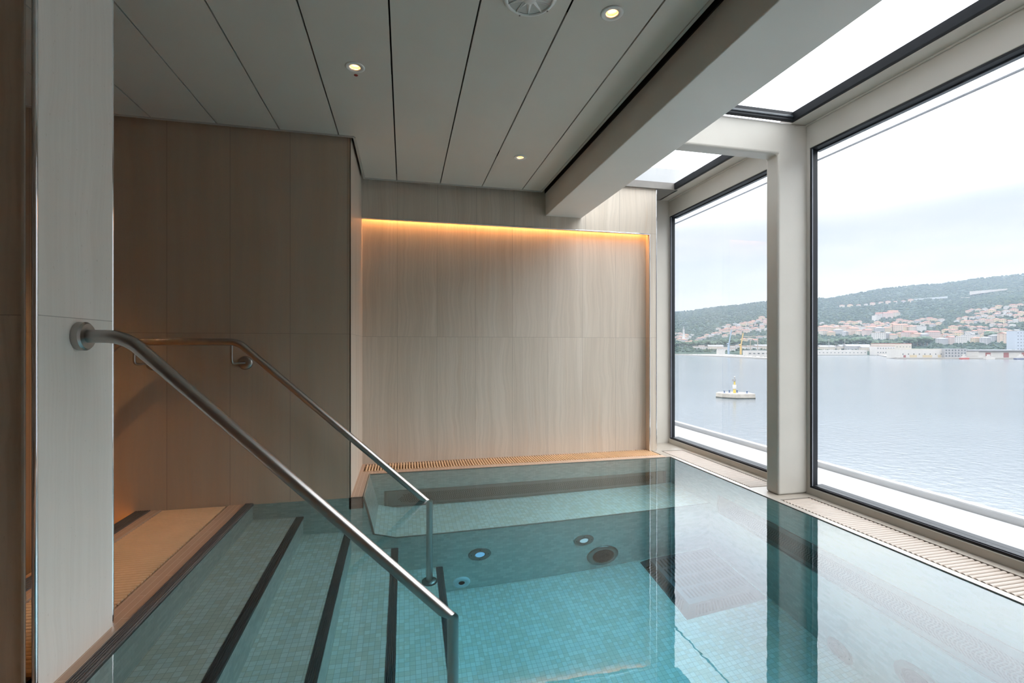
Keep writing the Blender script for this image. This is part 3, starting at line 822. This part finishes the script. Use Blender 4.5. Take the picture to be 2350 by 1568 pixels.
for i, (wl, rf_) in enumerate([('white','grey'),('cream','grey'),('white','terracotta'),('grey','grey')]):
    LOW.append((house_mesh('harbour_shed', 24+i*5, 12, 5+(i%2)*1.5, wl, rf_, ('flat','gable')[i%2], 1, 7), wl, rf_))
ORD = ['first','second','third','fourth','fifth','sixth','seventh','eighth','ninth','tenth','eleventh','twelfth','thirteenth','fourteenth','fifteenth','sixteenth','seventeenth','eighteenth']
rh = random.Random(11)
def row(kit, kind, cat, u0, v0, u1, v1, n, where, jit=3.2):
    for i in range(n):
        f = (i+.5)/n
        u = u0+(u1-u0)*f+rh.uniform(-2,2); v = v0+(v1-v0)*f+rh.uniform(-jit,jit)
        me, wl, rf_ = rh.choice(kit); a, F, z = find(u, v)
        o = bpy.data.objects.new(kind, me); COL.objects.link(o)
        o.location = wpt(a, F, z); o.rotation_euler.z = -YAW+rh.uniform(-.45,.45); s = rh.uniform(.85,1.15); o.scale = (s,s,s)
        noun = {'small_house':'house','apartment_block':'block','harbour_shed':'shed'}[kind]
        tag(o, f'{wl} {noun}, {rf_} roof, {ORD[i]} from left {where}', cat, where)
H, B, S = (SMALL,'small_house','house'), (BLOCK,'apartment_block','building'), (LOW,'harbour_shed','shed')
row(*H, 1600,784,1668,762,7, 'in the low row behind the cranes')
row(*H, 1642,760,1762,738,10, 'in the top hillside row through far window')
row(*H, 1655,768,1762,748,10, 'in the middle hillside row through far window')
row(*H, 1660,778,1700,768,4, 'in the short row left of yellow crane')
row(*H, 1548,770,1592,776,6, 'in the row around the lighthouse')
row(*H, 1556,787,1602,788,5, 'in the row just below the lighthouse')
row(*H, 1700,786,1762,780,5, 'in the row behind the yellow crane')
row(*H, 1625,773,1700,757,9, 'in the dense row behind the blue crane')
row(*H, 1680,752,1762,734,9, 'in the highest row beside the far post')
row(*H, 1700,766,1762,756,8, 'in the row under the highest one')
row(*H, 1548,780,1580,781,5, 'in the row between lighthouse and shore')
row(*H, 1880,748,1925,756,5, 'in the short row right of post')
row(*H, 1926,747,2040,746,11, 'in the thin row at the wood edge')
row(*B, 1880,772,2000,768,7, 'in the long row above harbour trees')
row(*B, 1885,762,2120,760,15, 'in the dense upper town row')
row(*B, 2005,780,2150,778,8, 'in the dense lower town row')
row(*B, 2006,735,2060,724,6, 'in the terrace up the wooded slope')
row(*H, 2045,744,2165,736,9, 'in the row right below the terrace')
row(*H, 2030,754,2160,748,10, 'in the second row below the terrace')
row(*H, 1925,707,2100,693,10, 'in the scattered high hill road row', 1)
row(*H, 2222,714,2350,704,8, 'in the highest row of the right hillside')
row(*H, 2196,734,2352,726,11, 'in the second highest row of the right hillside')
row(*H, 2190,744,2352,740,11, 'in the third row of the right hillside')
row(*H, 2215,721,2350,719,8, 'between the two highest right rows')
row(*H, 2130,775,2330,771,13, 'in the sixth row of the right hillside')
row(*H, 1885,757,2035,753,12, 'in the thin row above the upper town')
row(*H, 2180,756,2330,752,10, 'in the fourth row of the right hillside')
row(*H, 2165,768,2340,764,11, 'in the fifth row of the right hillside')
row(*B, 2150,788,2335,786,9, 'in the long white row behind the warehouse')
row(*S, 1884,803,2000,803,5, 'in the shed row along the far quay')
row(*S, 1600,803,1762,802,6, 'in the shed row behind the cranes')

# special buildings; dims in metres, placed on the quay (u, forward distance)
QF = 600.0
def at(u, F, z=None): return wpt(aof(u), F, ZS+1.6 if z is None else z)
mb = MB()
q0 = at(2055, 585, 0); 
vs = [at(2050,612),at(2062,588),at(2700,560),at(2700,835),at(2010,835)]
b = [Vector((p.x,p.y,ZS-2)) for p in vs]
mb.raw([*vs,*b], [(0,1,2,3,4)]+[(k,(k+1)%5,5+(k+1)%5,5+k) for k in range(5)])
struct('quay_right', mb, [flat('quay_concrete', (.17,.16,.15), .85, scale=.1)], 'concrete quay with warehouses on the right', 'quay')
mb = MB()
vs = [at(1400,870),at(1545,845),at(1650,700),at(1770,560),at(1840,520),at(1850,535),at(1780,600),at(1665,860)]
b = [Vector((p.x,p.y,ZS-2)) for p in vs]; n_ = len(vs)
mb.raw([*vs,*b], [tuple(range(n_))]+[(k,(k+1)%n_,n_+(k+1)%n_,n_+k) for k in range(n_)])
rr = random.Random(5)
for k in range(420):
    f = k/420; u = 1545+(1840-1545)*f; F = 845-325*f
    p = at(u, F-rr.uniform(0,3), ZS+rr.uniform(-.3,1.8)); r = rr.uniform(.6,1.5)
    mb.raw([p+Vector((v.x*r,v.y*r,v.z*r*.8)) for v in IV], IF, 1)
struct('breakwater_left', mb, [flat('breakwater_concrete', (.18,.175,.17), .85, scale=.1), flat('breakwater_rock', (.13,.12,.11), .9, scale=.3)], 'low rock edged breakwater seen through the far window', 'breakwater')

def facade(name, label, u0, u1, F, h, d, parts, mats, floors, bays, wsz=(1.0,1.5), doors=None, roofh=.6, over=0):
    p0, p1 = at(u0,F), at(u1,F); w = (p1-p0).length; c = (p0+p1)/2
    ang = math.atan2(p1.y-p0.y, p1.x-p0.x)
    t = thing(name, label, 'building', (c.x, c.y, ZS+1.6), ang)
    m = MB(); m.box(-w/2, w/2, 0, d, -1, h); m.build('wall', mats[0], t)
    m = MB(); m.box(-w/2-over, w/2+over, -over*2, d+over, h, h+roofh); m.build('roof', mats[1], t)
    for fl in range(floors):
        for b_ in range(bays):
            x = -w/2+w*(b_+.5)/bays; z = h*(fl+.35)/max(1,floors)
            m = MB(); m.box(x-wsz[0]/2, x+wsz[0]/2, -.12, .05, z, z+wsz[1]); m.build('window', GLS, t)
    for (f, wd, hd, mt) in (doors or []):
        m = MB(); x = -w/2+w*f; m.box(x-wd/2, x+wd/2, -.15, .05, 0, hd); m.build('door', mt, t)
    return t
DR = flat('red_brown_door', (.14,.045,.045), .7); WW = WM['white']; GW = WM['grey']; CW = WM['cream']
GR = flat('grey_metal_roof', (.16,.165,.18), .6)
facade('warehouse', 'grey quay warehouse with two dark red doors', 2246, 2372, 590, 8.2, 30, None, (WM['white'],GR), 0, 0, doors=[(.17,6.5,6.2,DR),(.50,6.5,6.2,DR),(.83,6.5,6.2,DR)], roofh=1.6, over=1.2)
facade('quay_office', 'pale grey quay office with a grid of windows left of the warehouse', 2168, 2218, 592, 10.5, 16, None, (GW,GR), 3, 7, (1.6,1.6), roofh=.7)
facade('quay_hall', 'white quay hall with yellow lower front left of the grey office', 2066, 2166, 596, 10.0, 22, None, (WW,CW), 1, 8, (1.2,1.4), [(.10,3,3,DR),(.3,9,3.2,WM['yellow']),(.62,12,3.0,WM['yellow']),(.9,4,3.4,WM['yellow'])], roofh=.8)
facade('customs_house', 'white harbour house with two rows of windows on the far quay', 2012, 2054, 800, 14, 16, None, (WW,RM['terracotta']), 2, 7, (1.4,2.0), roofh=.8)
facade('long_red_roof_building', 'long building with a flat red roof behind the harbour house', 2018, 2092, 846, 18, 20, None, (CW,RM['red']), 2, 10, (1.2,1.8), roofh=1.2)
facade('harbour_terminal', 'long low white terminal on the far quay right of the post', 1868, 1990, 812, 7, 18, None, (WW,WW), 1, 14, (2.0,1.2), roofh=.5)
facade('white_annex', 'small white annex between harbour house and quay hall', 2052, 2076, 770, 10, 12, None, (WW,GR), 1, 3, roofh=.5)
facade('tower_block', 'pale blue tower block at the right edge of the view', 2333, 2368, 880, 42, 18, None, (flat('pale_blue_wall',(.20,.225,.265),.7),GR), 7, 5, (2.4,1.6))
facade('dock_hall', 'white dock hall with dark windows below the yellow crane', 1716, 1766, 700, 7.5, 15, None, (WW,GR), 1, 5, (3.0,1.5), roofh=.5)
facade('white_store', 'white windowless store left of the blue crane', 1650, 1664, 800, 7, 10, None, (WW,WW), 0, 0)

# hill road retaining wall, bridge
mb = MB()
def slabwall(m, u0, v0b, v0t, u1, v1b, v1t, F):
    def P(u, v, dF=0): return wpt(aof(u), F+dF, CAMZ+(VH-v)*F/FPX)
    q = [P(u0,v0b),P(u1,v1b),P(u1,v1t),P(u0,v0t)]; k = [P(u0,v0b,12),P(u1,v1b,12),P(u1,v1t,12),P(u0,v0t,12)]
    m.raw(q+k, [(0,1,2,3),(7,6,5,4),(0,4,5,1),(1,5,6,2),(2,6,7,3),(3,7,4,0)])
a_, F_, z_ = find(2260, 672)
slabwall(mb, 2225, 677, 669, 2312, 665, 662.5, F_-25)
tag(mb.build('retaining_wall', flat('pale_rock_cut', (.22,.205,.19), .9, scale=.1)), 'long pale retaining wall on the upper right hillside', 'wall')
mb = MB(); a_, F_, z_ = find(2215, 684)
slabwall(mb, 2205, 684.5, 683, 2232, 683, 681.6, F_-18)
for uu in (2209, 2216.5, 2222): slabwall(mb, uu, 690, 684, uu+1.5, 690, 683.5, F_-16)
tag(mb.build('bridge', flat('pale_stone_bridge', (.19,.175,.16), .9, scale=.1)), 'small arched stone bridge on the upper hillside', 'bridge')
mb = MB(); a_, F_, z_ = find(2120, 686)
slabwall(mb, 2085, 692, 687, 2175, 684, 680, F_-15)
tag(mb.build('road_gallery', flat('pale_road_gallery', (.17,.19,.195), .8, scale=.1)), 'long pale road gallery across the middle hillside', 'road')

# lighthouse
a, F, z = find(1569, 783); s = F/FPX
t = thing('lighthouse', 'tall white lighthouse above the left shore', 'lighthouse', tuple(wpt(a,F,z)))
m = MB(); P0 = wpt(a,F,z); m.lathe([(4.6*s,0),(4.4*s,2*s),(3.2*s,7*s),(2.6*s,9*s),(1.9*s,24*s),(2.6*s,25*s),(2.6*s,26*s),(0,26*s)], P0, seg=14); m.build('tower', WW, t)
m = MB(); m.lathe([(1.6*s,26*s),(1.6*s,28.5*s),(2*s,28.6*s),(.8*s,30.5*s),(.4*s,34*s),(0,34*s)], P0, seg=12); m.build('lantern', WM['grey'], t)

def pole(name, label, cat, mat, segs, r, u, F):
    c = at(u, F); m = MB()
    for (a0, b0), (a1, b1), k in segs:
        m.tube([c+RT*a0+Vector((0,0,b0)), c+RT*a1+Vector((0,0,b1))], r*k, 6)
    return tag(m.build(name, mat), label, cat)
YC = flat('yellow_crane_paint', (.30,.20,.06), .6); BC = flat('blue_crane_paint', (.15,.20,.26), .6); TC = flat('tan_crane_paint', (.21,.17,.135), .6)
pole('harbour_crane', 'blue grey harbour crane on the left quay', 'crane', BC, [((0,0),(0,16),1.8),((0,14),(5,42),.9),((-1.2,0),(-1.2,10),.7),((1.2,0),(1.2,10),.7),((0,18),(-3,18),1)], 1, 1672, 815)
pole('harbour_crane', 'yellow harbour crane on the left quay', 'crane', YC, [((0,0),(0,15),1.7),((0,13),(4,36),.9),((-1.2,0),(-1,10),.7),((4,36),(1.5,20),.3),((0,17),(-3,16),1)], 1, 1700, 800)
pole('tower_crane', 'tan tower crane with a long level jib right of the yellow crane', 'crane', TC, [((0,0),(0,30),.6),((-24,30),(14,31),.45)], 1, 1739, 790)
pole('tower_crane', 'second slim tan tower crane beside the yellow crane', 'crane', TC, [((0,0),(0,26),.6),((-2,26),(5,27),.4)], 1, 1722, 800)
pole('mast', 'left one of two pale lamp masts on the far quay', 'mast', WM['grey'], [((0,0),(0,26),.35),((-1,26),(1,26),.5)], 1, 1902, 845)
pole('mast', 'right one of two pale lamp masts on the far quay', 'mast', WM['grey'], [((0,0),(0,26),.35),((-1,26),(1,26),.5)], 1, 1939, 845)

# harbour trees
LF = M['leaf'] = flat('harbour_tree_leaves', (.028,.052,.026), .9, var=.25, scale=.6)
BK = flat('tree_bark', (.12,.09,.06), .9)
def tree_proto(seed):
    r_ = random.Random(seed); m = MB()
    for k in range(9):
        p = Vector((r_.uniform(-3.5,3.5), r_.uniform(-2.5,2.5), 5+r_.uniform(-1.5,3))); q = r_.uniform(1.8,3.2)
        m.raw([p+Vector((v.x*q*r_.uniform(.85,1.15), v.y*q, v.z*q*.85)) for v in IV], IF, 0, True)
    m.tube([(0,0,-2),(0,0,5)], .4, 6, 1)
    o = m.build('tree', [LF,BK]); me = o.data; bpy.data.objects.remove(o); return me
TP = [tree_proto(i) for i in range(4)]
def trees(u0, v0, u1, v1, n, where, sc=1.0):
    for i in range(n):
        f = (i+.5)/n; a, F, z = find(u0+(u1-u0)*f+rh.uniform(-2,2), v0+(v1-v0)*f+rh.uniform(-1,1))
        o = bpy.data.objects.new('broadleaf_tree', rh.choice(TP)); COL.objects.link(o)
        o.location = wpt(a,F,z); o.rotation_euler.z = rh.uniform(0,6); s = sc*rh.uniform(.8,1.3); o.scale = (s,s,s)
        tag(o, f'dark green tree, {ORD[i]} from left {where}', 'tree', where)
trees(1880,797,2000,793,14, 'in the tree belt behind the long low terminal', 1.5)
trees(2000,797,2070,797,8, 'in the tree belt behind the harbour house', 1.3)
trees(2070,793,2130,795,8, 'in the dark grove left of the white block row', 1.7)
trees(1600,797,1700,793,14, 'in the tree belt behind the cranes', 1.3)
trees(1548,796,1600,797,8, 'in the green belt below the lighthouse', 1.2)
trees(2265,780,2325,778,7, 'in the green patch below the right hillside houses', 1.5)

# boats
def boat(label, u, F, L, hull, top):
    c = at(u, F, ZS); t = thing('boat', label, 'boat', tuple(c), -YAW)
    m = MB(); m.prism([(-L/2,1.6),(-L*.46,-.5),(L*.42,-.5),(L/2,1.9)], 'y', -2, 2); m.build('hull', hull, t)
    m = MB(); m.box(-L*.25, L*.12, -1.5, 1.5, 1.5, 4); m.box(-L*.15, L*.02, -1.2, 1.2, 4, 6); m.build('cabin', top, t)
boat('dark tug boat moored at the right end of the quay', 2345, 560, 16, flat('dark_hull',(.06,.07,.12),.5), WW)
boat('small red boat moored at the quay below the grey office', 2213, 574, 9, flat('red_hull',(.22,.05,.045),.5), WW)
boat('white motor boat moored in front of the warehouse doors', 2270, 566, 11, WW, WW)

# concrete beacon platform in the bay
c = wpt(aof(1684), 147, ZS); ang = -YAW
t = thing('beacon_platform', 'small concrete beacon platform standing in the bay', 'platform', tuple(c), ang)
CON = flat('weathered_concrete', (.26,.24,.215), .9, var=.12, scale=.7)
poly = [(-5.3,.6),(-4.2,-1.6),(-.9,-4.0),(5.0,-3.4),(5.2,.5),(2,3.5),(-3.5,3.2)]
m = MB(); m.prism(poly, 'z', -1, 1.45); base = m.build('base', CON, t, bevel=.08)
m = MB(); m.prism([(x*1.005,y*1.005) for x, y in poly], 'z', -1, .28); m.build('waterline_band', flat('dark_weed_band', (.035,.042,.04), .9, var=.3, scale=.8), t)
m = MB(); m.lathe([(.42,1.4),(.38,3.0)], (0,-.5,0), seg=16); m.build('lower_post', flat('yellow_beacon_paint',(.36,.27,.06),.5), t)
m = MB(); m.lathe([(.55,2.7),(.55,4.0),(.2,4.0)], (0,-.5,0), seg=16); m.build('white_drum', WW, t)
m = MB(); m.lathe([(.26,4.0),(.22,5.2)], (0,-.5,0), seg=16); m.build('upper_post', flat('yellow_post_paint',(.36,.27,.06),.5), t)
m = MB(); m.box(-.6,.3,-.9,-.1,5.1,5.8); m.build('equipment_box', WM['grey'], t)
m = MB(); m.lathe([(.12,5.8),(.12,6.1),(.22,6.15),(.2,6.6),(0,6.7)], (0,-.5,0), seg=12); m.build('lantern', WW, t)
BB = flat('blue_bollard_paint', (.035,.06,.12), .5)
for (x, y) in ((-3.2,-.6),(-1.0,.8),(1.3,.6),(3.3,-1.6)):
    m = MB(); m.lathe([(.5,1.45),(.45,1.55),(.18,1.6),(.2,2.0),(.32,2.15),(0,2.2)], (x,y,0), seg=12); m.build('bollard', BB, t)

# ================================================================== WORLD AND LIGHT
SKY = 7.4
w = bpy.data.worlds.new('sky'); SC.world = w; w.use_nodes = True; nt = w.node_tree; nt.nodes.clear()
def wn_(t_): return nt.nodes.new(t_)
out = wn_('ShaderNodeOutputWorld'); bg = wn_('ShaderNodeBackground'); tc = wn_('ShaderNodeTexCoord'); sp = wn_('ShaderNodeSeparateXYZ')
nt.links.new(tc.outputs['Generated'], sp.inputs[0])
zz = wn_('ShaderNodeMath'); zz.operation = 'ADD'; zz.inputs[1].default_value = .12; nt.links.new(sp.outputs[2], zz.inputs[0])
dx = wn_('ShaderNodeMath'); dx.operation = 'DIVIDE'; nt.links.new(sp.outputs[0], dx.inputs[0]); nt.links.new(zz.outputs[0], dx.inputs[1])
dy = wn_('ShaderNodeMath'); dy.operation = 'DIVIDE'; nt.links.new(sp.outputs[1], dy.inputs[0]); nt.links.new(zz.outputs[0], dy.inputs[1])
cb = wn_('ShaderNodeCombineXYZ'); nt.links.new(dx.outputs[0], cb.inputs[0]); nt.links.new(dy.outputs[0], cb.inputs[1])
nz = wn_('ShaderNodeTexNoise'); nz.inputs['Scale'].default_value = 1.1; nz.inputs['Detail'].default_value = 3; nz.inputs['Roughness'].default_value = .55
nt.links.new(cb.outputs[0], nz.inputs['Vector'])
cr = wn_('ShaderNodeValToRGB'); e = cr.color_ramp.elements
e[0].position = .36; e[0].color = (.82, .87, .98, 1); e[1].position = .60; e[1].color = (.965, .975, 1.0, 1)
nt.links.new(nz.outputs[0], cr.inputs[0])
hz = wn_('ShaderNodeMapRange'); hz.inputs[1].default_value = .0; hz.inputs[2].default_value = .16; hz.inputs[3].default_value = 1; hz.inputs[4].default_value = 0
nt.links.new(sp.outputs[2], hz.inputs[0])
mxw = wn_('ShaderNodeMix'); mxw.data_type = 'RGBA'; nt.links.new(hz.outputs[0], mxw.inputs[0]); nt.links.new(cr.outputs[0], mxw.inputs[6]); mxw.inputs[7].default_value = (.95, .965, 1.0, 1)
up = wn_('ShaderNodeMapRange'); up.inputs[1].default_value = -.02; up.inputs[2].default_value = .0; up.inputs[3].default_value = .15; up.inputs[4].default_value = 1
nt.links.new(sp.outputs[2], up.inputs[0])
el = wn_('ShaderNodeValToRGB'); el.color_ramp.interpolation = 'B_SPLINE'
ST = ((0,.071),(.10,.068),(.20,.065),(.255,.09),(.32,.45),(.45,.58),(.7,.62),(1,.52))
while len(el.color_ramp.elements) < len(ST): el.color_ramp.elements.new(.5)
for e_, (p_, v_) in zip(el.color_ramp.elements, ST): e_.position = p_; e_.color = (v_, v_, v_, 1)
nt.links.new(sp.outputs[2], el.inputs[0])
st = wn_('ShaderNodeMath'); st.operation = 'MULTIPLY'; nt.links.new(el.outputs[0], st.inputs[1]); nt.links.new(up.outputs[0], st.inputs[0])
s2 = wn_('ShaderNodeMath'); s2.operation = 'MULTIPLY'; s2.inputs[1].default_value = SKY; nt.links.new(st.outputs[0], s2.inputs[0]); st = s2
nt.links.new(mxw.outputs[2], bg.inputs[0]); nt.links.new(st.outputs[0], bg.inputs[1]); nt.links.new(bg.outputs[0], out.inputs[0])

sun = bpy.data.lights.new('sun', 'SUN'); sun.energy = 1.2; sun.angle = .3; sun.color = (1, .95, .87)
so = bpy.data.objects.new('sun', sun); COL.objects.link(so)
so.rotation_euler = Vector((.78, .42, -.50)).to_track_quat('-Z', 'Y').to_euler()
# unseen block, added to keep the sun off the pool room
mb = MB(); mb.box(-14, 1.2, -30, 30, 2.5, 16)
struct('wall_sun_block', mb, [M['outer_white']], 'added unseen sun block above the pool room', 'ship')

v = SC.view_settings; SC.display_settings.display_device = 'sRGB'
v.view_transform = 'Standard'; v.look = 'None'; v.exposure = 0.72; v.gamma = 1.0; v.use_curve_mapping = False
cy = SC.cycles
cy.max_bounces = 9; cy.diffuse_bounces = 4; cy.glossy_bounces = 5; cy.transmission_bounces = 6; cy.transparent_max_bounces = 8; cy.volume_bounces = 0
cy.sample_clamp_indirect = 6.0; cy.caustics_reflective = True; cy.caustics_refractive = True; cy.blur_glossy = .3
for k_ in ('uw_lens', 'uw_lens2'): M[k_].cycles.emission_sampling = 'NONE'
cy.use_light_tree = False
cy.use_denoising = True
cy.time_limit = 1200
cy.use_adaptive_sampling = True; cy.adaptive_threshold = .02; cy.adaptive_min_samples = 16
